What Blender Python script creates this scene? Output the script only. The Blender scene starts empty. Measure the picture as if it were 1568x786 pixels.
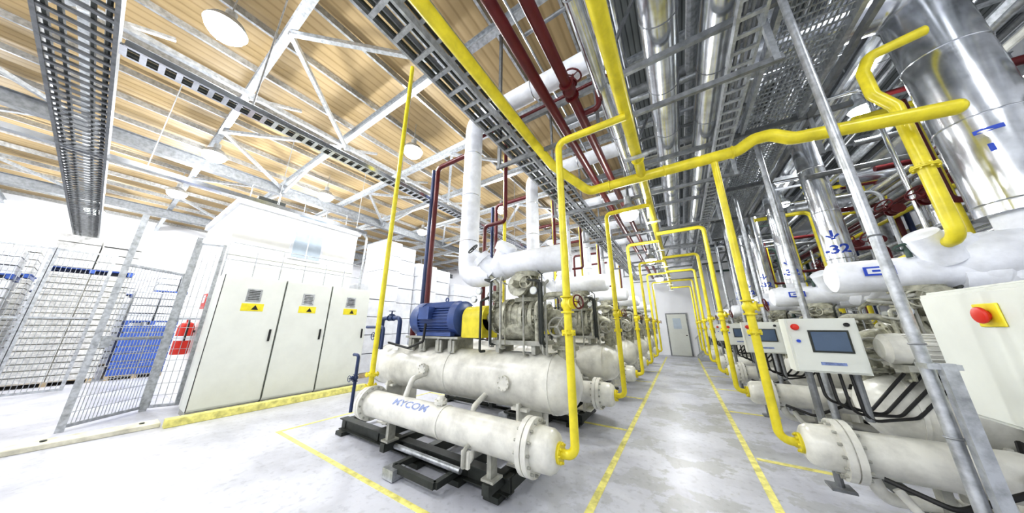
import bpy, math, random, bmesh
from mathutils import Vector, Matrix
random.seed(7)
scene=bpy.context.scene
try:
    scene.view_settings.view_transform='Standard'
    scene.view_settings.look='None'
    scene.view_settings.look='Medium High Contrast'
except Exception: pass

# ---------------- materials ----------------
def mat(name,col,rough=.5,metal=0.0,var=.08,scale=6.0,emit=0,bump=0.0,alpha=None):
    m=bpy.data.materials.new(name); m.use_nodes=True
    nt=m.node_tree; p=nt.nodes['Principled BSDF']
    p.inputs['Roughness'].default_value=rough; p.inputs['Metallic'].default_value=metal
    tc=nt.nodes.new('ShaderNodeTexCoord'); no=nt.nodes.new('ShaderNodeTexNoise')
    no.inputs['Scale'].default_value=scale; no.inputs['Detail'].default_value=6; no.inputs['Roughness'].default_value=.6
    nt.links.new(tc.outputs['Object'],no.inputs['Vector'])
    cr=nt.nodes.new('ShaderNodeValToRGB')
    cr.color_ramp.elements[0].position=.3; cr.color_ramp.elements[1].position=.62
    a=[max(0,c*(1-var)) for c in col]; b=[min(1,c*(1+var*.5)) for c in col]
    cr.color_ramp.elements[0].color=(*a,1); cr.color_ramp.elements[1].color=(*b,1)
    nt.links.new(no.outputs['Fac'],cr.inputs['Fac']); nt.links.new(cr.outputs['Color'],p.inputs['Base Color'])
    if emit:
        p.inputs['Emission Color'].default_value=(*col,1); p.inputs['Emission Strength'].default_value=emit
    if bump:
        bp=nt.nodes.new('ShaderNodeBump'); bp.inputs['Strength'].default_value=bump; bp.inputs['Distance'].default_value=.02
        nt.links.new(no.outputs['Fac'],bp.inputs['Height']); nt.links.new(bp.outputs['Normal'],p.inputs['Normal'])
    return m
M={}
M['cream']=mat('cream_paint',(.68,.675,.62),.28,0,.25,5)
M['grey']=mat('grey_paint',(.37,.37,.33),.4,0,.3,12)
M['casting']=mat('casting_paint',(.38,.375,.30),.33,.1,.5,18,bump=.2)
M['cab']=mat('cabinet_paint',(.69,.71,.66),.38,0,.05,3)
M['white']=mat('white_insulation',(.85,.87,.92),.5,0,.16,5,bump=.4)
M['silver']=mat('aluminium_cladding',(.70,.72,.75),.2,.95,.28,5)
M['steel']=mat('galvanised_steel',(.48,.50,.52),.36,.65,.35,15)
M['dsteel']=mat('dull_steel',(.23,.24,.25),.5,.5,.3,10)
M['yellow']=mat('yellow_paint',(.76,.65,.04),.3,0,.18,7)
M['yellowd']=mat('yellow_floor_paint',(.78,.73,.24),.55,0,.35,9)
M['red']=mat('maroon_paint',(.11,.012,.014),.35,0,.2,6)
M['bred']=mat('bright_red',(.65,.035,.02),.35)
M['blue']=mat('motor_blue',(.05,.09,.25),.35,0,.2,6)
M['navy']=mat('navy_pipe',(.03,.05,.13),.4,0,.2)
M['dark']=mat('dark_frame',(.045,.05,.045),.5,.2,.3,10)
M['black']=mat('black_rubber',(.015,.015,.015),.5)
M['green']=mat('dark_green_paint',(.04,.075,.06),.45,0,.25)
M['label']=mat('blue_marking',(.03,.08,.5),.5)
M['faded']=mat('faded_blue_marking',(.22,.28,.50),.5,0,.5,30)
M['screen']=mat('display_glass',(.09,.13,.2),.15)
M['wood']=mat('pallet_wood',(.5,.4,.26),.7,0,.3,10)
M['card']=mat('crate_plastic',(.66,.66,.64),.4,0,.3,12,bump=.2)
M['goods']=mat('white_goods',(.82,.84,.88),.4,0,.12,4)
M['bluep']=mat('blue_plastic',(.05,.12,.45),.4)
M['wall']=mat('wall_paint',(.88,.89,.92),.6,0,.04,1)
M['panel']=mat('office_panel',(.90,.90,.87),.5,0,.05,2)
M['lamp']=mat('lamp_glow',(1,1,1),.5,0,0,1,emit=80)
M['glass']=mat('window_glass',(.5,.58,.66),.1)
M['curb']=mat('curb_concrete',(.66,.64,.52),.7,0,.35,5)

def floor_mat():
    m=bpy.data.materials.new('painted_concrete'); m.use_nodes=True; nt=m.node_tree; p=nt.nodes['Principled BSDF']
    L=nt.links.new
    tc=nt.nodes.new('ShaderNodeTexCoord')
    n1=nt.nodes.new('ShaderNodeTexNoise'); n1.inputs['Scale'].default_value=1.1; n1.inputs['Detail'].default_value=10; n1.inputs['Roughness'].default_value=.68
    n2=nt.nodes.new('ShaderNodeTexNoise'); n2.inputs['Scale'].default_value=.9; n2.inputs['Detail'].default_value=9; n2.inputs['Roughness'].default_value=.62
    n3=nt.nodes.new('ShaderNodeTexNoise'); n3.inputs['Scale'].default_value=14; n3.inputs['Detail'].default_value=6
    for n in (n1,n2,n3): L(tc.outputs['Object'],n.inputs['Vector'])
    r1=nt.nodes.new('ShaderNodeValToRGB'); r1.color_ramp.elements[0].position=.51; r1.color_ramp.elements[1].position=.535
    L(n1.outputs['Fac'],r1.inputs['Fac'])
    sx=nt.nodes.new('ShaderNodeSeparateXYZ'); L(tc.outputs['Object'],sx.inputs[0])
    ab=nt.nodes.new('ShaderNodeMath'); ab.operation='ADD'; L(sx.outputs['X'],ab.inputs[0]); ab.inputs[1].default_value=-.1
    ab2=nt.nodes.new('ShaderNodeMath'); ab2.operation='ABSOLUTE'; L(ab.outputs[0],ab2.inputs[0])
    mr=nt.nodes.new('ShaderNodeMapRange'); L(ab2.outputs[0],mr.inputs[0]); mr.inputs[1].default_value=.5; mr.inputs[2].default_value=1.6; mr.inputs[3].default_value=.5; mr.inputs[4].default_value=0.06
    mu=nt.nodes.new('ShaderNodeMath'); mu.operation='MULTIPLY'; L(r1.outputs['Color'],mu.inputs[0]); L(mr.outputs[0],mu.inputs[1])
    r2=nt.nodes.new('ShaderNodeValToRGB'); r2.color_ramp.elements[0].color=(.42,.43,.48,1); r2.color_ramp.elements[1].color=(.61,.625,.69,1)
    r2.color_ramp.elements[0].position=.33; r2.color_ramp.elements[1].position=.56
    L(n2.outputs['Fac'],r2.inputs['Fac'])
    mx=nt.nodes.new('ShaderNodeMixRGB'); L(mu.outputs[0],mx.inputs[0]); L(r2.outputs['Color'],mx.inputs[1]); mx.inputs[2].default_value=(.31,.32,.29,1)
    r3=nt.nodes.new('ShaderNodeValToRGB'); r3.color_ramp.elements[0].position=.33; r3.color_ramp.elements[0].color=(.8,.8,.8,1); r3.color_ramp.elements[1].position=.45; r3.color_ramp.elements[1].color=(1,1,1,1)
    L(n3.outputs['Fac'],r3.inputs['Fac'])
    m2=nt.nodes.new('ShaderNodeMixRGB'); m2.blend_type='MULTIPLY'; m2.inputs[0].default_value=.8; L(mx.outputs[0],m2.inputs[1]); L(r3.outputs['Color'],m2.inputs[2])
    L(m2.outputs[0],p.inputs['Base Color']); p.inputs['Roughness'].default_value=.36
    return m
M['floor']=floor_mat()
def roof_mat(name,c1,c2,metal,scale,mixf):
    m=bpy.data.materials.new(name); m.use_nodes=True; nt=m.node_tree; p=nt.nodes['Principled BSDF']; L=nt.links.new
    tc=nt.nodes.new('ShaderNodeTexCoord'); w=nt.nodes.new('ShaderNodeTexWave'); w.bands_direction='X'
    w.inputs['Scale'].default_value=scale; w.inputs['Distortion'].default_value=.4; w.inputs['Detail'].default_value=2
    L(tc.outputs['Object'],w.inputs['Vector'])
    n=nt.nodes.new('ShaderNodeTexNoise'); n.inputs['Scale'].default_value=1.5; L(tc.outputs['Object'],n.inputs['Vector'])
    r=nt.nodes.new('ShaderNodeValToRGB'); r.color_ramp.elements[0].color=(*c1,1); r.color_ramp.elements[1].color=(*c2,1); r.color_ramp.elements[1].position=.25
    L(w.outputs['Fac'],r.inputs['Fac'])
    mx=nt.nodes.new('ShaderNodeMixRGB'); mx.blend_type='MULTIPLY'; mx.inputs[0].default_value=mixf; L(r.outputs['Color'],mx.inputs[1]); L(n.outputs['Fac'],mx.inputs[2])
    L(mx.outputs[0],p.inputs['Base Color']); p.inputs['Metallic'].default_value=metal; p.inputs['Roughness'].default_value=.6
    bp=nt.nodes.new('ShaderNodeBump'); bp.inputs['Strength'].default_value=.15; bp.inputs['Distance'].default_value=.03; L(w.outputs['Fac'],bp.inputs['Height']); L(bp.outputs['Normal'],p.inputs['Normal'])
    return m
M['roof']=roof_mat('beige_roof_lining',(.34,.24,.115),(.45,.33,.17),0,1.6,.35)
M['roofs']=roof_mat('steel_roof_sheet',(.10,.11,.11),(.28,.30,.30),.4,3,.4)

# ---------------- mesh builder ----------------
def V3(*a): return Vector(a)
class B:
    def __init__(s,name,bevel=0): s.name=name; s.v=[]; s.f=[]; s.m=[]; s.mats=[]; s.bev=bevel
    def mi(s,k):
        if k not in s.mats: s.mats.append(k)
        return s.mats.index(k)
    def frame(s,t):
        t=t.normalized(); up=V3(0,0,1) if abs(t.z)<.9 else V3(1,0,0)
        a=t.cross(up).normalized(); return a,t.cross(a).normalized()
    def rings(s,rs,k,n,cap0=True,cap1=True):
        i=s.mi(k); base=len(s.v)
        for r in rs: s.v.extend(r)
        for j in range(len(rs)-1):
            for q in range(n):
                a=base+j*n+q; b=base+j*n+(q+1)%n
                s.f.append((a,b,b+n,a+n)); s.m.append(i)
        if cap0: s.f.append(tuple(base+q for q in range(n))); s.m.append(i)
        if cap1: s.f.append(tuple(base+(len(rs)-1)*n+q for q in range(n))); s.m.append(i)
    def rev(s,o,ax,prof,k,n=24):
        o=Vector(o); ax=Vector(ax).normalized(); a,b=s.frame(ax); rs=[]
        for t,r in prof:
            r=max(r,.0005)
            rs.append([o+ax*t+(a*math.cos(6.28318*q/n)+b*math.sin(6.28318*q/n))*r for q in range(n)])
        s.rings(rs,k,n)
    def cyl(s,p1,p2,r,k,n=16):
        p1=Vector(p1); p2=Vector(p2); s.rev(p1,p2-p1,[(0,r),((p2-p1).length,r)],k,n)
    def tube(s,path,r,k,bend=None,n=12):
        P=[]
        for p in path:
            p=Vector(p)
            if not P or (p-P[-1]).length>1e-4: P.append(p)
        bend=bend if bend is not None else r*2.2
        pts=[P[0]]
        for i in range(1,len(P)-1):
            d0=(P[i-1]-P[i]); d1=(P[i+1]-P[i]); l0=d0.length; l1=d1.length; d0.normalize(); d1.normalize()
            ang=d0.angle(d1)
            if ang>3.1: continue
            tl=min(bend/math.tan(ang/2),l0*.49,l1*.49); rad=tl*math.tan(ang/2)
            c=P[i]+(d0+d1).normalized()*(rad/math.sin(ang/2))
            s0=P[i]+d0*tl-c; s1=P[i]+d1*tl-c; tot=s0.angle(s1); N=6
            for j in range(N+1):
                t=j/N; pts.append(c+(s0*math.sin((1-t)*tot)+s1*math.sin(t*tot))/math.sin(tot))
        pts.append(P[-1])
        t0=(pts[1]-pts[0]).normalized(); a,b=s.frame(t0); rs=[]
        for i,p in enumerate(pts):
            t=(pts[min(i+1,len(pts)-1)]-pts[max(i-1,0)]).normalized()
            q=t0.rotation_difference(t); a=q@a; b=q@b; t0=t
            rs.append([p+(a*math.cos(6.28318*w/n)+b*math.sin(6.28318*w/n))*r for w in range(n)])
        s.rings(rs,k,n)
    def hexa(s,c8,k):
        i=s.mi(k); n=len(s.v); s.v.extend(c8)
        for f in ((0,1,3,2),(4,6,7,5),(0,4,5,1),(2,3,7,6),(0,2,6,4),(1,5,7,3)):
            s.f.append(tuple(n+q for q in f)); s.m.append(i)
    def box(s,c,sz,k,rot=None):
        c=Vector(c); R=rot or Matrix.Identity(3)
        s.hexa([c+R@V3(x*sz[0]/2,y*sz[1]/2,z*sz[2]/2) for x in(-1,1) for y in(-1,1) for z in(-1,1)],k)
    def bb(s,x0,x1,y0,y1,z0,z1,k): s.box(((x0+x1)/2,(y0+y1)/2,(z0+z1)/2),(abs(x1-x0),abs(y1-y0),abs(z1-z0)),k)
    def beam(s,p1,p2,w,h,k):
        p1=Vector(p1);p2=Vector(p2);t=(p2-p1).normalized()
        up=V3(0,0,1) if abs(t.z)<.95 else V3(0,1,0)
        a=t.cross(up).normalized(); b=a.cross(t).normalized()
        s.hexa([p+a*x*w/2+b*z*h/2 for p in(p1,p2) for x in(-1,1) for z in(-1,1)],k)
    def ibeam(s,p1,p2,w,h,k):
        p1=Vector(p1);p2=Vector(p2);t=(p2-p1).normalized(); up=V3(0,0,1) if abs(t.z)<.95 else V3(0,1,0)
        a=t.cross(up).normalized(); b=a.cross(t).normalized(); th=.014
        s.beam(p1,p2,th,h,k); s.beam(p1+b*h/2,p2+b*h/2,w,th,k); s.beam(p1-b*h/2,p2-b*h/2,w,th,k)
    def bolts(s,o,ax,R,k,n=10,r=.013,l=.05):
        o=Vector(o); ax=Vector(ax).normalized(); a,b=s.frame(ax)
        for q in range(n):
            p=o+(a*math.cos(6.28318*q/n)+b*math.sin(6.28318*q/n))*R
            s.cyl(p-ax*l/2,p+ax*l/2,r,k,6)
    def flange(s,o,ax,r,th,k,nb=8):
        o=Vector(o); axn=Vector(ax).normalized()
        s.rev(o-axn*th,axn,[(0,r),(th*.9,r),(th*.9,r*.94),(th*1.1,r*.94),(th*1.1,r),(th*2,r)],k,24)
        s.bolts(o,ax,r*.84,k,nb,.01 if r<.12 else .013,th*2+.03)
    def torus(s,o,ax,R,r,k,n=20,m=6):
        o=Vector(o); ax=Vector(ax).normalized(); a,b=s.frame(ax); i=s.mi(k); base=len(s.v)
        for q in range(n):
            t=6.28318*q/n; d=a*math.cos(t)+b*math.sin(t)
            for w in range(m):
                u=6.28318*w/m; s.v.append(o+d*(R+r*math.cos(u))+ax*r*math.sin(u))
        for q in range(n):
            for w in range(m):
                s.f.append((base+q*m+w,base+q*m+(w+1)%m,base+((q+1)%n)*m+(w+1)%m,base+((q+1)%n)*m+w)); s.m.append(i)
    def wheel(s,o,ax,R,k):
        s.torus(o,ax,R,R*.11,k); a,b=s.frame(Vector(ax)); o=Vector(o)
        for t in (0,2.094,4.189):
            d=a*math.cos(t)+b*math.sin(t); s.cyl(o,o+d*R,R*.08,k,6)
        s.cyl(o-Vector(ax).normalized()*R*.5,o+Vector(ax).normalized()*R*.15,R*.14,k,8)
    def valve(s,o,ax,r,k,hw,side,wk=None):
        o=Vector(o); ax=Vector(ax).normalized(); sd=Vector(side).normalized()
        s.rev(o-ax*r*2.2,ax,[(0,r*1.7),(r*.4,r*1.7),(r*.4,r*1.05),(r*1.1,r*1.2),(r*1.7,r*1.6),(r*2.7,r*1.6),(r*3.3,r*1.2),(r*4,r*1.05),(r*4,r*1.7),(r*4.4,r*1.7)],k,16)
        s.rev(o,sd,[(0,r*1.1),(r*1.8,r*1.1),(r*1.8,r*1.5),(r*2.2,r*1.5),(r*2.2,r*.5),(r*3.6,r*.35),(r*3.6,.0)],k,14)
        s.wheel(o+sd*r*3.9,sd,hw,wk or k)
    def ladder(s,p1,p2,w,h,k,sp=.28,cable=None):
        p1=Vector(p1);p2=Vector(p2);t=(p2-p1).normalized(); a=t.cross(V3(0,0,1)).normalized()
        for sg in(-1,1): s.beam(p1+a*sg*w/2,p2+a*sg*w/2,.03,h,k)
        L=(p2-p1).length; n=int(L/sp)
        for i in range(n+1):
            c=p1+t*(i*sp)-V3(0,0,h*.35); s.beam(c-a*w/2,c+a*w/2,.045,.025,k)
        if cable:
            m=max(2,int(w/.07))
            for i in range(m):
                if i%3==2: continue
                o=a*(-w/2+.05+(w-.1)*i/(m-1))-V3(0,0,h*.15)
                s.cyl(p1+o,p2+o,.02,cable,6)
    def obj(s,parent=None,loc=(0,0,0),smooth=35):
        me=bpy.data.meshes.new(s.name); me.from_pydata([tuple(p) for p in s.v],[],s.f)
        for k in s.mats: me.materials.append(M[k])
        me.polygons.foreach_set('material_index',s.m)
        bm=bmesh.new(); bm.from_mesh(me); bmesh.ops.recalc_face_normals(bm,faces=bm.faces); bm.to_mesh(me); bm.free()
        me.polygons.foreach_set('use_smooth',[True]*len(me.polygons)); me.set_sharp_from_angle(angle=math.radians(smooth)); me.update()
        o=bpy.data.objects.new(s.name,me); scene.collection.objects.link(o); o.location=loc
        if parent: o.parent=parent
        if s.bev:
            md=o.modifiers.new('bevel','BEVEL'); md.width=s.bev; md.segments=2; md.limit_method='ANGLE'
        return o
def inst(o,loc):
    c=bpy.data.objects.new(o.name.split('.')[0],o.data); scene.collection.objects.link(c); c.location=loc
    for md in o.modifiers:
        n=c.modifiers.new(md.name,md.type)
        if md.type=='BEVEL': n.width=md.width; n.segments=2; n.limit_method='ANGLE'
    return c
def wrap_text(txt,size,r,fn,parent,loc,k='label',wx=1.2):
    cu=bpy.data.curves.new('lettering','FONT'); cu.body=txt; cu.size=size; cu.offset=size*.03; cu.align_x='CENTER'; cu.align_y='CENTER'
    to=bpy.data.objects.new('lettering',cu); scene.collection.objects.link(to)
    bpy.context.view_layer.update()
    me=bpy.data.meshes.new_from_object(to.evaluated_get(bpy.context.evaluated_depsgraph_get())); bpy.data.objects.remove(to)
    bm=bmesh.new(); bm.from_mesh(me); bmesh.ops.subdivide_edges(bm,edges=bm.edges,cuts=3)
    for v in bm.verts: v.co=Vector(fn(v.co.x*wx,v.co.y,r))
    bm.to_mesh(me); bm.free(); me.materials.clear(); me.materials.append(M[k])
    to=bpy.data.objects.new('lettering',me); scene.collection.objects.link(to); to.parent=parent; to.location=loc

# ---------------- room shell ----------------
XL,XR,YB,YF,ZR=-24,6.4,-7,18.6,7.3
b=B('floor'); b.bb(XL,XR,YB,YF,-.1,0,'floor'); b.obj()
b=B('wall_back'); b.bb(XL,XR,YF,YF+.15,0,ZR,'wall'); b.obj()
b=B('wall_front'); b.bb(XL,XR,YB-.15,YB,0,ZR,'wall'); b.obj()
b=B('wall_left'); b.bb(XL-.15,XL,YB,YF,0,ZR,'wall'); b.obj()
b=B('wall_right'); b.bb(XR,XR+.15,YB,YF,0,ZR,'wall'); b.obj()
b=B('door_1'); b.bb(-.75,.35,18.52,18.595,0,2.4,'dsteel'); b.bb(-.68,.28,18.49,18.53,.02,2.33,'cab'); b.bb(.15,.22,18.46,18.5,1.1,1.16,'black'); b.bb(-.4,0,18.48,18.5,1.5,2.1,'glass'); b.obj()
b=B('ceiling'); b.bb(XL,-.6,YB,YF,ZR,ZR+.1,'roof'); b.bb(-.6,XR,YB,YF,ZR,ZR+.1,'roofs'); b.obj()
b=B('roof_steel_frame')
for X in (-19,-12): b.ibeam((X,YB,6.55),(X,YF,6.55),.22,.34,'dsteel')
for X in (-7.4,-3.2): b.beam((X,YB,6.6),(X,YF,6.6),.1,.1,'steel')
y=-5.25
while y<YF:
    b.ibeam((XL,y,6.85),(XR,y,6.85),.13,.18,'steel'); y+=2.0
x=XL+.5
while x<0:
    b.beam((x,YB,7.18),(x,YF,7.18),.05,.14,'steel'); x+=1.25
for j in range(-2,7):
    y0=.75+2*j
    if j%2==0:
        for (xa,xb) in ((-5.2,-7.4),(-5.2,-3),(-9.7,-7.4),(-9.7,-12),(-14,-12),(-16.5,-19)):
            b.beam((xa,y0,6.7),(xb,y0+2,6.6),.08,.08,'steel')
    b.beam((-7.4,y0,6.5),(-7.4,y0+.9,6.9),.06,.06,'steel')
for q in range(5):
    b.beam((-12,2.75+4*q,6.45),(-9.6,2.75+4*q,6.8),.08,.08,'steel'); b.beam((-12,2.75+4*q,6.45),(-14.4,2.75+4*q,6.8),.08,.08,'steel')
b.obj()

# ---------------- floor markings ----------------
b=B('floor_line_marking')
z=.003
def line(x0,x1,y0,y1): b.bb(x0,x1,y0,y1,0,z,'yellowd')
line(-.97,-.9,2.0,17.5); line(.475,.545,1.2,17.5)
line(-5.65,-.98,1.93,1.99); line(-5.65,-5.59,1.99,5.0); line(-5.65,-.98,4.95,5.02)
for q in range(1,5): line(-1.7,-.98,5+2.2*q-.04,5+2.2*q+.04)
for q in range(0,6): line(.56,1.3,2.95+2.25*q+1.9-.04,2.95+2.25*q+1.94)
b.obj()
b=B('floor_barrier_beam',.01); b.bb(-7.5,-7.34,1.0,4.3,0,.13,'yellowd'); b.obj()
b=B('concrete_curb',.01); b.bb(-7.85,-7.52,-6.5,.98,0,.07,'curb')
for q in range(5): b.cyl((-7.68,.8-q*.8,.07),(-7.68,.8-q*.8,.09),.03,'dark',10)
b.obj()

# ---------------- compressor units ----------------
def unit(name,sd,panel):
    b=B(name); V=lambda d,y,z: Vector((sd*d,y,z)); ax=V(1,0,0)
    b.rev(V(.14,0,.6),ax,[(0,.0),(0,.1),(.02,.14),(.06,.165),(.2,.17),(.2,.225),(.245,.225),(.245,.21),(.255,.21),(.255,.225),(.3,.225),(.3,.158),(1.3,.158),(1.3,.165),(1.33,.165),(1.33,.158),(2.7,.158),(2.7,.215),(2.745,.215),(2.745,.2),(2.755,.2),(2.755,.215),(2.8,.215),(2.8,.16),(2.92,.14),(2.98,.08),(3.0,0)],'cream',28)
    b.bolts(V(.39,0,.6),ax,.198,'grey',14,.012,.15); b.bolts(V(2.89,0,.6),ax,.19,'grey',14,.012,.14)
    for d in(.85,2.45):
        b.box(V(d,.04,.34),(.05,.1,.26),'grey'); b.box(V(d,.04,.23),(.14,.16,.02),'grey')
        b.beam(V(d,-.06,.17),V(d,1.0,.17),.08,.09,'dark')
    b.tube([V(1.05,0,.44),V(1.05,-.04,.33),V(1.15,-.04,.33)],.022,'cream'); b.flange(V(1.55,0,.79),(0,0,1),.07,.015,'cream',6); b.cyl(V(1.55,0,.7),V(1.55,0,.85),.04,'cream')
    b.tube([V(2.2,0,.7),V(2.2,.1,.95),V(2.2,.4,1.0)],.035,'cream')
    b.tube([V(1.0,-.13,.52),V(1.0,-.2,.5),V(1.0,-.2,.36)],.02,'grey'); b.box(V(1.0,-.17,.42),(.09,.03,.14),'cream')
    if sd>0: V=lambda d,y,z: Vector((sd*(d+.62),y,z*.87))
    zf=.87 if sd>0 else 1
    b.rev(V(.12,.62,1.0),ax,[(0,0),(.015,.1),(.05,.18),(.1,.245),(.16,.285),(.23,.31),(.26,.31),(.26,.317),(.29,.317),(.29,.31),(1.75,.31),(1.75,.317),(1.78,.317),(1.78,.31),(3.4,.31),(3.4,.317),(3.43,.317),(3.43,.31),(3.5,.29),(3.58,.24),(3.65,.15),(3.68,0)],'cream',32)
    for d in(.75,3.1):
        b.box(V(d,.62,.5),(.03,.56,.6*zf),'cream'); b.box(V(d-.08,.62,.45),(.16,.03,.5*zf),'cream'); b.box(V(d,.62,.74),(.2,.5,.03),'cream'); b.box(V(d,.62,.23),(.24,.6,.02),'cream')
    b.flange(V(2.2,.25,1.05),(0,1,0),.07,.018,'cream',8); b.cyl(V(2.2,.23,1.05),V(2.2,.6,1.05),.045,'cream')
    b.cyl(V(.9,.28,1.0),V(.9,.4,1.0),.05,'cream'); b.flange(V(.9,.29,1.0),(0,1,0),.08,.015,'cream')
    b.tube([V(1.2,.4,.85),V(1.2,.15,.75),V(1.2,.15,.4),V(1.6,.15,.4)],.03,'cream')
    b.tube([V(.55,.62,.72),V(.55,.62,.45),V(1.4,.62,.45)],.03,'cream')
    for y in(.22,1.0): b.ibeam(V(.75,y,.12),V(3.95,y,.12),.12,.14*zf,'dark')
    for d in(.8,1.35,2.0,3.0,3.9): b.beam(V(d,.2,.12),V(d,1.0,.12),.1,.12,'dark')
    for d in(.9,1.4,2.05,3.8):
        for y in(.18,1.05): b.box(V(d,y,.028),(.18,.18,.05),'dark')
    b.beam(V(1.4,-.15,.1),V(2.05,-.15,.1),.05,.06,'dark'); b.beam(V(1.4,-.15,.1),V(1.4,.3,.1),.06,.06,'dark'); b.beam(V(2.05,-.15,.1),V(2.05,.3,.1),.06,.06,'dark')
    b.box(V(2.05,-.15,.06),(.18,.16,.1),'steel'); b.cyl(V(1.3,.1,.15),V(2.6,.1,.15),.03,'steel')
    y=.62; zc=1.72; mk='blue' if sd<0 else 'cream'; ms=-.1
    for d in(1.95,2.2,2.55,2.8):
        b.box(V(d+ms,y,1.37),(.035,.46,.18),'grey'); b.box(V(d+ms,y-.2,1.34),(.12,.03,.16),'grey')
    b.box(V(2.35+ms,y,1.455),(1.1,.5,.03),'grey')
    b.rev(V(1.83+ms,y,zc),ax,[(0,0),(0,.09),(.03,.1),(.04,.2),(.07,.25),(.14,.265),(.18,.265),(.18,.235),(.82,.235),(.82,.265),(.98,.265),(1.03,.24),(1.05,.18),(1.05,0)],mk,32)
    a1,b1=b.frame(ax)
    for q in range(36):
        t=6.28318*q/36; dr=a1*math.cos(t)+b1*math.sin(t)
        b.beam(V(2.0+ms,y,zc)+dr*.245,V(2.66+ms,y,zc)+dr*.245,.008 if abs(dr.z)>.7 else .03,.03 if abs(dr.z)>.7 else .008,mk)
    b.box(V(2.45+ms,y-.26,zc+.08),(.22,.12,.18),mk)
    b.box(V(2.3+ms,y-.2,zc-.22),(.7,.08,.05),mk); b.box(V(2.3+ms,y+.2,zc-.22),(.7,.08,.05),mk)
    b.torus(V(2.3+ms,y,zc+.29),(0,1,0),.03,.009,mk,12)
    b.tube([V(2.3,y-.3,zc-.07),V(2.3,y-.32,1.4),V(2.6,y-.34,1.3),V(3.3,y-.2,1.35)],.018,'black')
    b.rev(V(1.35,y,zc),ax,[(0,.12),(.0,.17),(.36,.17),(.36,.12)],'yellow',24); c=V(1.53,y,1.58); b.box(c,(.36,.34,.24),'yellow')
    b.rev(V(.5,y,zc),ax,[(0,0),(0,.12),(.03,.17),(.1,.175),(.1,.215),(.15,.215),(.15,.185),(.22,.195),(.22,.235),(.27,.235),(.27,.19),(.47,.2),(.47,.24),(.53,.24),(.53,.19),(.68,.16),(.68,.2),(.72,.2),(.72,.1),(.86,.07),(.86,0)],'casting',28)
    for dd,R in((.62,.195),(.745,.215),(1.0,.22),(1.2,.18)): b.bolts(V(dd,y,zc),ax,R,'casting',14,.012,.09)
    b.rev(V(.62,y-.05,zc-.14),ax,[(0,.1),(.03,.14),(.4,.14),(.45,.1)],'casting',20)
    for d in(.68,.8,.9): b.torus(V(d,y,zc),ax,.2,.012,'casting',24)
    b.box(V(.85,y,1.42),(.7,.4,.05),'grey'); b.box(V(.6,y,1.36),(.05,.34,.12),'grey'); b.box(V(1.1,y,1.36),(.05,.34,.12),'grey')
    b.tube([V(.55,y,zc),V(.28,y,zc),V(.28,y,1.22)],.09,'casting',.14,16); b.flange(V(.47,y,zc),ax,.15,.02,'casting',8); b.flange(V(.28,y,1.38),(0,0,1),.15,.02,'casting',8)
    b.valve(V(.28,y-.0,1.56),(0,0,1),.055,'casting',.1,(0,-1,.2),'grey')
    b.rev(V(.75,y,1.86),(0,0,1),[(t*zf,r) for t,r in [(0,.12),(.04,.12),(.04,.175),(.09,.175),(.09,.11),(.15,.15),(.22,.165),(.3,.15),(.36,.11),(.36,.17),(.42,.17),(.42,.1),(.55,.1)]],'casting',24)
    b.bolts(V(.75,y,1.93),(0,0,1),.15,'casting',10); b.bolts(V(.75,y,2.25),(0,0,1),.145,'casting',10)
    b.valve(V(.62,y-.16,2.08),ax,.035,'casting',.08,(0,-1,.3)); b.rev(V(.75,y-.1,2.08),(0,-1,.1),[(0,.11),(.12,.11),(.12,.14),(.16,.14),(.16,.05),(.3,.03),(.3,0)],'casting',16)
    b.valve(V(1.15,y-.1,1.98),(0,0,1),.035,'casting',.07,(0,-1,0)); b.tube([V(1.15,y-.1,1.85),V(1.15,y-.1,2.15),V(1.3,y-.1,2.3)],.025,'casting')
    b.tube([V(.5,y-.25,1.45),V(.5,y-.25,1.85),V(.35,y-.25,1.95),V(.12,y-.2,1.95),V(.12,y-.2,1.3)],.03,'casting',.08); b.valve(V(.12,y-.2,1.65),(0,0,1),.035,'casting',.06,(0,-1,0)); b.flange(V(.5,y-.25,1.7),(0,0,1),.06,.012,'casting',6)
    w='white'
    b.rev(V(.2,y,2.43),ax,[(0,0),(.0,.09),(.03,.15),(.07,.165),(.9,.17),(.95,.15),(1.0,.12)],w,24)
    b.rev(V(1.05,y,2.43),Vector((sd,0,-.15)),[(0,.14),(.05,.18),(.15,.19),(.22,.15),(.5,.13)],w,20)
    b.rev(V(1.2,y,2.45),Vector((-sd*.5,-.1,.9 if sd<0 else .7)),[(0,.13),(.2,.12),(.2,.15),(.3,.15),(.34,.1),(.34,0)],w,18)
    dv=Vector((sd*.6,-.5,.8)).normalized()
    b.rev(V(1.25,y-.05,2.35),dv,[(0,.12),(.22,.1),(.22,.13),(.3,.12),(.32,.04),(.42,.03)],w,18)
    b.wheel(V(1.25,y-.05,2.35)+dv*.45,dv,.08,'dark')
    top=5.25
    if sd>0:
        b.rev(V(.85,y,2.5),Vector((1,0,.1)),[(0,.05),(.05,.15),(.2,.21),(.4,.24),(.6,.22),(.75,.14),(.8,.0)],w,20)
        b.rev(V(.95,y-.08,2.55),Vector((-.35,-.3,.6)),[(0,.14),(.2,.12),(.3,.11),(.32,0)],w,18)
        b.torus(V(.75,y-.1,2.72),(0,.3,1),.07,.012,'green',16); b.cyl(V(.75,y-.1,2.6),V(.75,y-.1,2.76),.02,'green')
        b.box(V(.5,.44,2.46),(.2,.008,.09),'label'); b.box(V(.5,.434,2.46),(.16,.006,.055),'goods'); b.box(V(.5,.43,2.46),(.1,.006,.02),'label')
    else:
        b.tube([V(1.3,y,2.32),V(1.82,.65,2.32),V(1.82,.65,2.9)],.155,w,.22,20)
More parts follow.
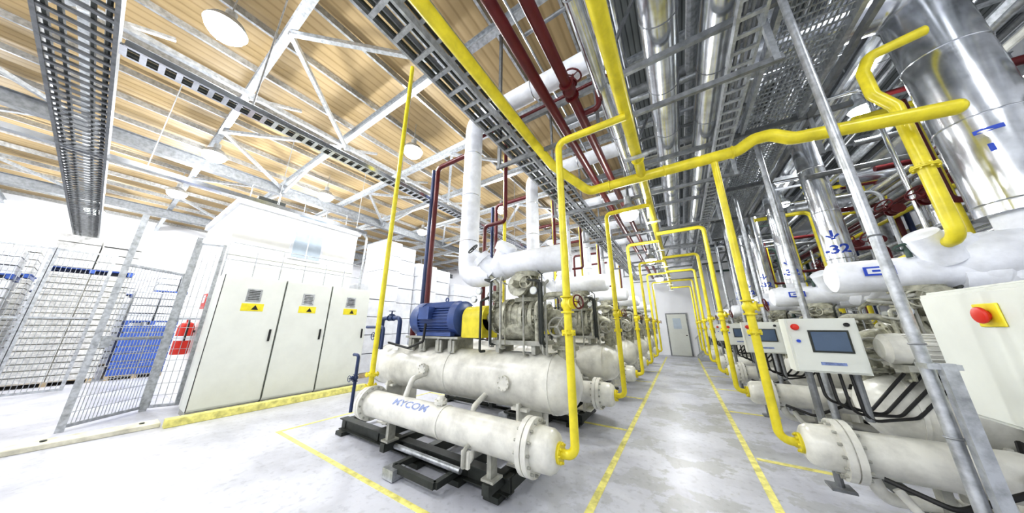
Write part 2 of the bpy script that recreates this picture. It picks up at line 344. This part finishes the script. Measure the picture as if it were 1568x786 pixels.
        b.tube([V(1.82,.65,2.75),V(1.82,.65,top),V(-.4,.65,top)],.15,'white',.25,22)
        for zz in(2.9,3.7,4.5): b.torus(V(1.82,.65,zz),(0,0,1),.15,.008,'silver',24)
        for dd in(1.2,.6): b.torus(V(dd,.65,top),ax,.15,.008,'silver',24)
    b.tube([V(3.2,1.05,1.75),V(3.2,1.05,5.0),V(2.1,1.05,5.0)],.05,'red'); b.tube([V(3.36,1.08,1.3),V(3.36,1.08,5.0)],.045,'navy')
    b.tube([V(3.2,1.05,1.9),V(3.2,.8,1.6),V(3.2,.8,1.25)],.05,'red')
    b.tube([V(1.95,1.2,1.5),V(1.95,1.2,3.4),V(1.5,1.2,3.4),V(1.5,1.2,5.0)],.035,'red'); b.tube([V(1.55,1.25,1.5),V(1.55,1.25,4.8)],.03,'yellow')
    b.tube([V(3.1,.45,1.3),V(3.1,.45,1.75),V(3.6,.45,1.75),V(3.6,.45,1.0)],.035,'navy'); b.tube([V(3.3,.3,1.25),V(3.3,.3,1.6),V(3.8,.3,1.6)],.025,'navy')
    b.valve(V(3.6,.45,1.45),(0,0,1),.035,'navy',.06,(0,-1,0)); b.valve(V(3.35,.45,1.75),ax,.03,'navy',.05,(0,0,1))
    b.tube([V(3.75,.2,.3),V(3.75,.2,1.15),V(3.9,.2,1.15)],.025,'navy'); b.valve(V(3.75,.2,.8),(0,0,1),.025,'navy',.045,(0,-1,0))
    for q in range(12):
        d=random.uniform(.35,1.4); z0=random.uniform(1.25,1.5); z1=random.uniform(1.9,2.2); yy=y-random.uniform(.22,.32)
        b.tube([V(d,yy+.1,z0),V(d,yy,z0),V(d,yy,z1),V(d+random.uniform(-.3,.3),yy,z1+.05),V(d+.1,yy+.2,z1+.05)],random.choice((.008,.012,.016)),random.choice(('grey','steel','casting','dark')),.03,8)
    for d,zz in((1.3,2.05),(1.38,1.95),(.5,2.0)):
        b.rev(V(d,y-.3,zz),(0,-1,0),[(0,.045),(.03,.045),(.03,.038)],'steel',16); b.rev(V(d,y-.331,zz),(0,-1,0),[(0,.036),(.001,.036)],'cab',16)
    if panel:
        V=lambda d,y,z: Vector((sd*d,y,z))
        x0,x1=sd*.26,sd*.73
        b.bb(x0,x1,.1,.28,1.19,1.68,'cab'); b.bb(x0+.015,x1-.015,.085,.1,1.205,1.665,'cab')
        b.bb(x0+.14,x1-.07,.078,.086,1.37,1.57,'dark'); b.bb(x0+.155,x1-.085,.074,.079,1.385,1.555,'screen')
        b.rev(V(.32,.085,1.6),(0,-1,0),[(0,.03),(.01,.03),(.01,.02),(.035,.024),(.04,0)],'bred',14); b.rev(V(.66,.085,1.62),(0,-1,0),[(0,.018),(.02,.018),(.02,0)],'black',12); b.rev(V(.32,.085,1.47),(0,-1,0),[(0,.014),(.02,.014),(.02,0)],'label',12)
        b.bb(x0+.17,x0+.33,.082,.086,1.26,1.285,'faded')
        b.cyl(V(.36,.2,1.2),V(.36,.2,.25),.028,'dsteel',10); b.cyl(V(.66,.2,1.2),V(.66,.2,.8),.028,'dsteel',10); b.box(V(.36,.2,.24),(.15,.15,.02),'dsteel')
        for q in range(4): b.tube([V(.42+.07*q,.2,1.2),V(.42+.07*q,.17,.95-.05*q),V(.7+.09*q,.3,.85),V(1.0+.1*q,.35,1.2)],.012,'black',.08,8)
        b.rev(V(.82,.12,1.42),ax,[(0,0),(0,.08),(.03,.12),(.12,.13),(.12,.115),(.42,.115),(.42,.14),(.47,.14),(.49,.06),(.7,.06)],'cream',24); b.box(V(1.1,.12,1.27),(.4,.2,.05),'grey')
        b.bolts(V(1.04,.12,1.42),ax,.12,'cream',20,.006,.28)
        b.tube([V(.5,.0,.45),V(.55,.05,.28),V(.9,.1,.3),V(1.6,.1,.25)],.045,'cream',.1,12)
        b.valve(V(1.0,.1,.3),ax,.05,'cream',.09,(0,-.6,1))
        b.tube([V(.6,-.05,.4),V(.7,-.1,.2),V(1.3,-.15,.2),V(1.6,-.1,.5)],.03,'cream')
        b.tube([V(.5,-.2,.5),V(.75,-.3,.42),V(1.1,-.25,.6),V(1.3,.1,.8)],.018,'black',.1,8)
    return b
uL=unit('screw_compressor_unit',-1,False).obj(loc=(-.86,2.3,0))
for q in range(1,6): inst(uL,(-.86,2.3+2.2*q,0))
uR=unit('screw_compressor_unit',1,True).obj(loc=(.62,3.64,0))
for q in range(1,6): inst(uR,(.62,3.64+2.25*q,0))
def f_h(x,y,r):
    t=math.radians(50)+y/r; return (x,-math.cos(t)*r,math.sin(t)*r)
wrap_text('MYCOM',.11,.1592,f_h,uL,(-1.95,0,.6),'faded',1.5)
for q in range(6):
    xr,R=(2.80,.265) if q==0 else (2.44,.17); yy=3.64+2.25*q+.65
    b=B('insulated_suction_riser'); xs=.62+1.9
    b.tube([(xs-.3-xr,0,2.06),(0,0,2.06),(0,0,2.7)],min(R,.2)*.98,'white',.26,22)
    b.tube([(0,0,2.6),(0,0,5.35),(.9-xr,0,5.35)],R,'silver',.3,28)
    for zz in(2.7,3.55,4.4): b.torus((0,0,zz),(0,0,1),R,.008,'silver',28)
    o=b.obj(loc=(xr,yy,0))
    def f_v(x,y,r,R=R):
        t=math.radians(245)+x/(R+.002); return (math.cos(t)*(R+.002),math.sin(t)*(R+.002),y)
    def f_v2(x,y,r,R=R):
        t=math.radians(238)+y/(R+.002); return (math.cos(t)*(R+.002),math.sin(t)*(R+.002),-x)
    if q==0: wrap_text('1 -',.2,R,f_v2,o,(0,0,3.3),wx=1.3)
    else: wrap_text('-32',.2,R,f_v,o,(0,0,2.85)); wrap_text('\u2193',.2,R,f_v,o,(0,0,3.1))

# ---------------- yellow relief pipes ----------------
def riser(x,y,xh,name='yellow_gas_riser',side=-1,ztop=3.55):
    b=B(name); s=side
    b.tube([(s*.16,0,.6),(0,0,.6),(0,0,ztop),(xh-x,0,ztop)],.036,'yellow',.09,14)
    b.flange((s*.13,0,.6),(1,0,0),.08,.015,'yellow',8)
    b.valve((0,0,1.8),(0,0,1),.035,'yellow',.06,(.9,-.4,.1),'red'); b.flange((0,0,1.55),(0,0,1),.06,.01,'yellow',6)
    return b.obj(loc=(x,y,0))
for q in range(6):
    riser(-.86,2.3+2.2*q,-.17)
    if q==0: riser(.62,3.64,.62,side=1,ztop=3.58)
    else: riser(.62,3.64+2.25*q,-.17,side=1,ztop=3.47)
b=B('yellow_header_pipe'); b.tube([(-.17,-2,3.62),(-.17,17,3.62)],.058,'yellow')
for q in range(7): b.torus((-.17,.9+2.3*q,3.62),(0,1,0),.061,.012,'yellow')
b.obj()
b=B('yellow_main_pipe')
b.tube([(-1.45,-2,4.2),(-1.45,2.9,4.2),(-1.3,3.2,3.95),(-.9,3.62,3.6),(.85,3.62,3.6),(1.0,3.62,3.69),(1.15,3.62,3.69),(1.3,3.62,3.57),(2.3,3.62,3.45)],.066,'yellow',.15,16)
b.rev((2.3,3.62,3.45),(1,0,-.12),[(0,.066),(.02,.06),(.04,.04),(.05,0)],'yellow',16)
for x in(-.6,.1,.8,1.6): b.torus((x,3.62,3.6 if x<1 else 3.53),(1,0,0),.069,.01,'yellow')
b.obj()
b=B('yellow_drop_pipe'); b.tube([(2.3,5.6,2.3),(2.14,3.86,2.35),(2.14,3.86,3.75),(2.04,3.86,3.95),(2.04,3.86,4.25),(2.12,3.86,4.42),(2.5,3.86,4.5)],.05,'yellow',.1,14)
b.flange((2.14,3.86,3.05),(0,0,1),.085,.014,'yellow'); b.obj()
b=B('yellow_vent_pole'); b.cyl((-3.82,2.3,.76),(-3.82,2.3,6.62),.036,'yellow'); b.flange((-3.82,2.3,.95),(0,0,1),.09,.015,'yellow',8); b.flange((-3.82,2.3,.8),(0,0,1),.08,.015,'yellow',8); b.obj()

# ---------------- overhead pipes ----------------
b=B('maroon_refrigerant_pipes')
b.tube([(-1.02,-2,4.35),(-1.02,17,4.35)],.06,'red'); b.tube([(-.74,-2,4.35),(-.74,17,4.35)],.06,'red')
b.valve((-.74,2.45,4.35),(0,1,0),.05,'red',.1,(0.3,0,1)); b.tube([(-.74,2.9,4.35),(-.5,2.9,4.35),(-.5,2.9,5)],.035,'red')
b.tube([(-2.9,3.1,5.0),(-2.0,3.1,5.0),(-.3,3.1,5.0)],.03,'red')
b.obj()
b=B('insulated_overhead_pipes')
for x,r,z in((.28,.2,5.1),(.88,.2,5.1),(1.62,.17,5.7),(-.42,.08,4.5),(-.35,.15,5.7),(2.4,.2,6.0),(3.3,.2,5.9)):
    b.tube([(x,-2,z),(x,17.5,z)],r,'silver',n=24)
    for q in range(18): b.torus((x,-1.5+q*1.05,z),(0,1,0),r,.007,'dsteel',24)
b.obj()
b=B('overhead_service_pipes')
for q in range(26):
    x=random.uniform(-1.7,5.6); z=random.uniform(5.5,6.5); r=random.choice((.02,.03,.045,.06,.08)); k=random.choice(('steel','dsteel','silver','silver','dsteel','steel','cream','yellow' if q%5==0 else 'steel'))
    b.cyl((x,-2,z),(x,17.5,z),r,k,10)
for q in range(16):
    y=random.uniform(1.2,14); z=random.uniform(5.4,6.1); x0=random.uniform(-2,.5); x1=x0+random.uniform(1.5,4)
    b.cyl((x0,y,z),(min(x1,4.8),y,z),random.choice((.03,.05,.08,.1)),random.choice(('steel','silver','dsteel','cream')),12)
b.obj()
b=B('pipe_rack_frame')
for q in range(7):
    y=2.05+2.25*q if q else 2.0
    b.beam((-2.2,y+1,4.12),(1.2,y+1,4.12),.04,.06,'dsteel'); b.beam((-1.7,y+1,4.8),(2.6,y+1,4.8),.05,.08,'dsteel')
    b.beam((-2.15,y+1,4.1),(-2.15,y+1,7.2),.05,.05,'dsteel'); b.beam((-.55,y+1,4.1),(-.55,y+1,7.2),.04,.04,'dsteel'); b.beam((1.15,y+1,4.1),(1.15,y+1,7.2),.05,.05,'steel'); b.beam((2.15,y+1,4.1),(2.15,y+1,7.2),.05,.05,'dsteel')
    b.beam((1.15,y+1,4.75),(2.15,y+2,6.5),.04,.04,'steel'); b.beam((-.55,y+1,4.75),(.4,y+1,6.6),.04,.04,'dsteel')
    b.beam((-.25,y+1,3.62),(-.25,y+1,4.1),.02,.02,'steel'); b.beam((-.3,y+1,3.53),(-.05,y+1,3.53),.04,.03,'steel')
    if 5.6+2.25*q<17: b.cyl((1.57,5.6+2.25*q,0),(1.57,5.6+2.25*q,4.8),.04,'steel',12)
for x in(-2.15,1.15,2.15): b.beam((x,-1,4.78),(x,17,4.78),.05,.08,'dsteel')
b.obj()
b=B('cable_ladder_tray'); b.ladder((-1.9,-2,4.42),(-1.9,17.5,4.42),.3,.1,'steel',.25,'dark')
b.ladder((-1.98,-2,5.0),(-1.98,17.5,5.0),.3,.1,'steel',.25,'dark'); b.obj()
b=B('cable_ladder_tray'); b.ladder((1.02,-2,4.6),(1.02,17.5,4.6),.22,.09,'steel',.2,'dsteel'); b.obj()
b=B('cable_ladder_tray'); b.ladder((-3.2,-.72,4.45),(-16,-.72,4.45),.42,.12,'dsteel',.16,'dark'); b.obj()
b=B('cable_ladder_tray'); b.ladder((-4.4,-.45,4.35),(-4.4,12,4.35),.18,.07,'silver',.12,'dark')
for q in range(4): b.cyl((-4.4,.5+2.2*q,4.4),(-4.4,.5+2.2*q,6.8),.01,'steel',6)
b.obj()
b=B('cable_duct'); b.beam((-8.0,-5,4.45),(-8.0,4.0,4.45),.14,.09,'silver'); b.tube([(-8.0,3.9,4.42),(-8.0,4.05,4.3),(-8.0,4.05,2.7)],.03,'steel',.1)
for q in range(4): b.cyl((-8.0,-2+1.9*q,4.5),(-8.0,-2+1.9*q,6.8),.008,'steel',6)
b.obj()
b=B('grated_catwalk')
for x in(1.35,2.05): b.beam((x,1.6,4.85),(x,12,4.85),.05,.12,'steel')
x=1.4
while x<2.04: b.beam((x,1.6,4.87),(x,12,4.87),.006,.03,'steel'); x+=.045
y=1.6
while y<12: b.beam((1.35,y,4.86),(2.05,y,4.86),.01,.02,'steel'); y+=.09
b.obj()

# ---------------- right side pipe bank ----------------
b=B('service_pipe_bank')
cols=['yellow','silver','steel','red','silver','steel','white','dsteel','yellow','silver','green']
for q in range(44):
    x=random.uniform(3.1,5.4); y=4.9+q*.29; k=random.choice(cols); r=random.choice((.03,.045,.07,.1,.13))
    if k in('yellow','red','green','dsteel'): r=min(r,.05)
    z0=random.uniform(.3,2.0); z1=random.uniform(4,6); b.tube([(x,y,z0),(x,y,z1),(x-random.uniform(.6,1.4),y,z1)],r,k,.15,14)
hc=['silver','steel','red','silver','dsteel','steel','silver','yellow']
for q in range(18):
    x=random.uniform(3.3,5.6); z=random.uniform(2.4,5.2); k=hc[q%8]; r=random.choice((.05,.08,.12)) if k=='silver' else .04
    b.cyl((x,3.8,z),(x,16,z),r,k,14)
for q in range(8): b.valve((3.1+.1*q,5.0+q*.9,3.2+.15*(q%3)),(0,1,0),.045,'red',.11,(-.7,-.4,.4),'red')
b.obj()
b=B('vertical_support_post'); b.cyl((1.2,2.73,0),(1.2,2.73,7.2),.028,'steel'); b.box((1.24,2.66,.7),(.05,.05,1.4),'steel'); b.box((1.22,2.7,.01),(.25,.25,.02),'steel'); b.box((1.23,2.7,1.38),(.12,.1,.03),'steel')
for z in(1.0,1.5,2.2): b.torus((1.2,2.73,z),(0,0,1),.03,.006,'dsteel',14)
b.obj()
b=B('control_cabinet',.008)
b.bb(1.5,1.85,2.2,3.2,1.05,1.82,'cab'); b.bb(1.485,1.5,2.22,3.18,1.07,1.8,'cab'); b.bb(1.52,1.83,2.22,3.18,1.82,1.835,'cab')
b.bb(1.475,1.486,2.64,2.79,1.6,1.73,'yellow'); b.rev((1.476,2.715,1.665),(-1,0,0),[(0,.03),(.015,.03),(.015,.045),(.03,.048),(.035,.035),(.035,0)],'bred',20)
for y in(2.3,3.1): b.bb(1.65,1.72,y-.03,y+.03,0,1.05,'dsteel')
for q in range(4): b.tube([(1.6,2.5+.12*q,1.06),(1.6,2.5+.12*q,.8),(1.75,2.55+.1*q,.4),(1.9,2.6,.03)],.018,'black',.1,8)
b.obj()

# ---------------- electrical cabinets ----------------
def cabinet(y0,y1):
    b=B('electrical_cabinet',.006); X=-7.8; yc=(y0+y1)/2
    b.bb(X-.55,X,y0,y1,.1,2.66,'cab'); b.bb(X-.53,X-.03,y0+.01,y1-.01,0,.1,'grey')
    b.bb(X,X+.02,y0+.015,y1-.015,.13,2.63,'cab'); b.bb(X-.001,X+.004,y0,y0+.012,.1,2.66,'dark')
    b.bb(X+.018,X+.03,yc-.12,yc+.12,2.13,2.4,'steel')
    for q in range(6): b.bb(X+.03,X+.036,yc-.09,yc+.09,2.17+.036*q,2.185+.036*q,'dark')
    b.bb(X+.02,X+.024,yc-.16,yc+.2,1.93,2.09,'yellow')
    i=b.mi('black'); n=len(b.v); b.v+= [Vector((X+.026,yc+.0,1.96)),Vector((X+.026,yc+.12,1.96)),Vector((X+.026,yc+.06,2.06))]; b.f.append((n,n+1,n+2)); b.m.append(i)
    b.bb(X+.02,X+.045,y1-.12,y1-.085,1.3,1.55,'black')
    return b.obj()
cabinet(1.25,2.27); cabinet(2.28,3.25); cabinet(3.26,4.3)

b=B('site_office',.01)
b.bb(-12.5,-9.0,1.35,4.25,0,4.7,'panel'); b.bb(-12.6,-8.93,1.28,4.32,4.62,4.78,'goods')
for z in(2.7,3.3): b.bb(-9.0,-8.98,1.35,4.25,z,z+.02,'cab')
b.bb(-9.0,-8.96,2.5,3.3,3.45,4.3,'goods'); b.bb(-8.97,-8.95,2.56,3.24,3.51,4.24,'glass'); b.bb(-8.955,-8.94,2.88,2.91,3.51,4.24,'goods')
for q in range(7): b.cyl((-8.5,1.3+.5*q,2.66),(-8.5,1.3+.5*q,3.5),.012,'steel',6)
for z in(3.1,3.5): b.cyl((-8.5,1.3,z),(-8.5,4.3,z),.012,'steel',6)
for q in range(5): b.cyl((-9.2,1.5+.6*q,4.78),(-9.2,1.5+.6*q,5.3),.012,'steel',6)
b.cyl((-9.2,1.5,5.3),(-9.2,3.9,5.3),.012,'steel',6)
for (x,y,l,h,k) in((-9.6,1.9,.8,.2,'wood'),(-9.7,2.0,.6,.35,'dark'),(-9.5,2.9,.5,.15,'card'),(-9.6,3.5,.5,.25,'steel')): b.bb(x-.3,x+.3,y-l/2,y+l/2,4.78,4.78+h,k)
b.obj()
b=B('stacked_white_panels',.01)
for (y0,y1,z,x) in((4.9,5.5,3.0,-9),(5.5,6.2,5.2,-9.3),(6.25,7.1,5.0,-9.6),(7.15,8.2,4.3,-9.4),(8.25,9.4,4.5,-9.8),(9.5,11,3.8,-9.5)):
    zz=.15
    while zz<z-.3: b.bb(x-1.4,x+random.uniform(-.03,.03),y0,y1,zz,zz+.58,'goods'); zz+=.6
    b.bb(x-1.4,x,y0,y1,0,.14,'wood')
b.obj()

# ---------------- fire extinguisher and sign ----------------
b=B('fire_extinguisher'); o=(-9.75,1.2)
b.rev((o[0],o[1],1.0),(0,0,1),[(0,0),(0,.12),(.02,.13),(.6,.13),(.68,.1),(.72,.03),(.77,.03),(.77,0)],'bred',20); b.rev((o[0],o[1],1.3),(0,0,1),[(0,.132),(.1,.132)],'goods',20)
b.box((o[0],o[1],1.79),(.16,.04,.03),'black'); b.tube([(o[0]+.05,o[1],1.76),(o[0]+.18,o[1],1.7),(o[0]+.19,o[1],1.3)],.015,'black',.05); b.box((o[0],1.31,1.5),(.14,.06,.05),'dark')
b.obj()
b=B('fire_extinguisher_sign'); b.box((-9.65,1.33,2.2),(.4,.02,.35),'bred'); b.box((-9.65,1.317,2.25),(.2,.005,.18),'goods'); b.obj()

# ---------------- mesh fence ----------------
def meshpanel(b,p1,p2,z0,z1,sp=.1):
    p1=Vector(p1);p2=Vector(p2);L=(p2-p1).length;t=(p2-p1).normalized()
    for p in(p1,p2): b.beam((p.x,p.y,z0),(p.x,p.y,z1),.06,.06,'steel')
    for z in(z0+.03,(z0+z1)/2,z1-.03): b.beam((p1.x,p1.y,z),(p2.x,p2.y,z),.04,.04,'steel')
    n=int(L/sp)
    for i in range(1,n):
        p=p1+t*i*sp; b.cyl((p.x,p.y,z0),(p.x,p.y,z1),.005,'steel',4)
    z=z0
    while z<z1: b.cyl((p1.x,p1.y,z),(p2.x,p2.y,z),.005,'steel',4); z+=.22
b=B('mesh_fence_gate'); meshpanel(b,(-8.5,.1,0),(-9.2,.88,0),.05,2.75,.05); b.beam((-8.5,.1,0),(-8.5,.1,3.7),.08,.08,'steel'); b.box((-8.6,.2,1.35),(.1,.1,.2),'steel'); b.obj()
b=B('mesh_fence'); b.beam((-9.2,.91,0),(-9.2,.91,3.6),.09,.09,'steel'); meshpanel(b,(-9.2,.95,0),(-9.0,1.3,0),.05,3.5)
b.obj()
b=B('mesh_fence'); 
for q in range(4): meshpanel(b,(-13.5,-3.6+q*.9,0),(-13.5,-2.75+q*.9,0),.05,3.6,.07)
b.obj()

# ---------------- warehouse goods ----------------
def stack(layers,k,w=1.2,d=1.1,h=.3,name='pallet_stack',top=0,topk='goods'):
    b=B(name,0)
    def pal(z,pk):
        for y in(-.45,0,.45): b.bb(-w/2,w/2,y*d-.05,y*d+.05,z,z+.1,pk)
        for q in range(6): b.bb(-w/2+q*w/5.6,-w/2+q*w/5.6+.12,-d/2,d/2,z+.1,z+.13,pk)
    pal(0,'wood'); z=.13
    b.bb(-w/2+.05,w/2-.05,-d/2+.05,d/2-.05,z,z+layers*h-.03,'grey')
    for l in range(layers):
        for i in range(2):
            for j in range(2):
                x0=-w/2+i*w/2+.01; y0=-d/2+j*d/2+.01; j1=random.uniform(-.02,.02)
                b.bb(x0+j1,x0+w/2-.02+j1,y0,y0+d/2-.02,z,z+h*.82,k)
        z+=h
    if top:
        pal(z,'bluep'); z+=.14
        for l in range(top):
            for i in range(2):
                for j in range(2):
                    x0=-w/2+i*w/2+.01; y0=-d/2+j*d/2+.01; j1=random.uniform(-.05,.05)
                    b.bb(x0+j1,x0+w/2-.04+j1,y0,y0+d/2-.04,z,z+.22,topk)
            z+=.25
    return b.obj()
s1=stack(18,'card',h=.17,top=4,topk='card',w=1.4,d=1.5); s1.location=(-15.8,-.35,0)
s2=stack(11,'goods',h=.25,top=3); s2.location=(-16.0,-2.0,0)
s3=stack(7,'bluep',h=.22,top=4); s3.location=(-19.5,1.2,0)
for loc in((-18.2,-.3,0),(-19,-2.2,0),(-15.2,-3.6,0)): inst(s1,loc)
for loc in((-18,1.6,0),(-17.5,3.2,0),(-20,3.0,0),(-21,.2,0),(-21,5,0),(-18,5.2,0),(-15.5,6.5,0),(-13,7.5,0),(-20.5,-3.5,0),(-22,1.6,0),(-22,-2,0)): inst(s2,loc)
for loc in((-15.8,1.1,0),(-14.5,4.2,0)): inst(s3,loc)

# ---------------- end-of-aisle stair ----------------
b=B('access_stair')
for s in(0,.8): 
    b.beam((.5,17.2-s,.1),(2.3,17.2-s,2.0),.05,.15,'steel'); b.beam((.5,17.2-s,1.0),(2.3,17.2-s,2.9),.03,.03,'steel')
    for q in range(4): b.beam((.6+q*.55,17.2-s,.2+q*.58),(.6+q*.55,17.2-s,1.1+q*.58),.03,.03,'steel')
for q in range(9): b.bb(.55+q*.2,.75+q*.2,16.4,17.2,.2+q*.21,.23+q*.21,'steel')
b.obj()

# ---------------- lamps ----------------
def lamp(x,y,z,power,r=.26):
    b=B('high_bay_lamp'); b.rev((0,0,0),(0,0,1),[(0,r),(.02,r),(.12,r*.8),(.2,r*.4),(.22,.07),(.36,.07),(.36,0)],'steel',24)
    b.rev((0,0,0),(0,0,-1),[(0,r*.92),(r*.3,r*.86),(r*.55,r*.65),(r*.7,r*.35),(r*.75,0)],'lamp',24); b.cyl((0,0,.36),(0,0,min(1.0,7.2-z)),.01,'steel',6)
    o=b.obj(loc=(x,y,z))
    l=bpy.data.lights.new('lamp_light','POINT'); l.energy=power; l.shadow_soft_size=.12; l.color=(.95,.975,1)
    lo=bpy.data.objects.new('lamp_light',l); scene.collection.objects.link(lo); lo.parent=o; lo.location=(0,0,-.36)
K=.35
for x,y in((-5.6,.1),(-5.6,3.7),(-5.6,8),(-10.5,.8),(-10.5,3.6),(-10.5,8),(-14.8,.6),(-15,4.5),(-15,-3.5),(-7.5,-3.5),(-2.5,-3.5),(-5.6,13),(-12,13),(-20,-1),(-20,6)):  # farthest-left lamps are added to brighten the warehouse side
    lamp(x,y,6.3,650*K*(1.6 if x<-14 else 1))  # the unseen one closest behind the camera is added for its light
for x,y in((-.56,5.2),(-.56,9.5),(-.56,13.5),(.2,-.8)):
    lamp(x,y,3.75 if y>0 else 4.0,180*K,.18)
for x,y in((3.2,1.0),(3.3,6.6),(3.3,11)): lamp(x,y,5.4,220*K,.16)

w=bpy.data.worlds.new('world'); scene.world=w; w.use_nodes=True; w.node_tree.nodes['Background'].inputs[0].default_value=(.9,.95,1,1); w.node_tree.nodes['Background'].inputs[1].default_value=1
th=math.atan(108/395); ps=math.radians(32.4)
cd=bpy.data.cameras.new('camera'); c=bpy.data.objects.new('camera',cd); scene.collection.objects.link(c); c.location=(0,0,1.6); c.rotation_euler=(math.pi/2+th,0,ps); cd.sensor_width=36; cd.lens=36*395/1568; cd.clip_start=.05
scene.camera=c
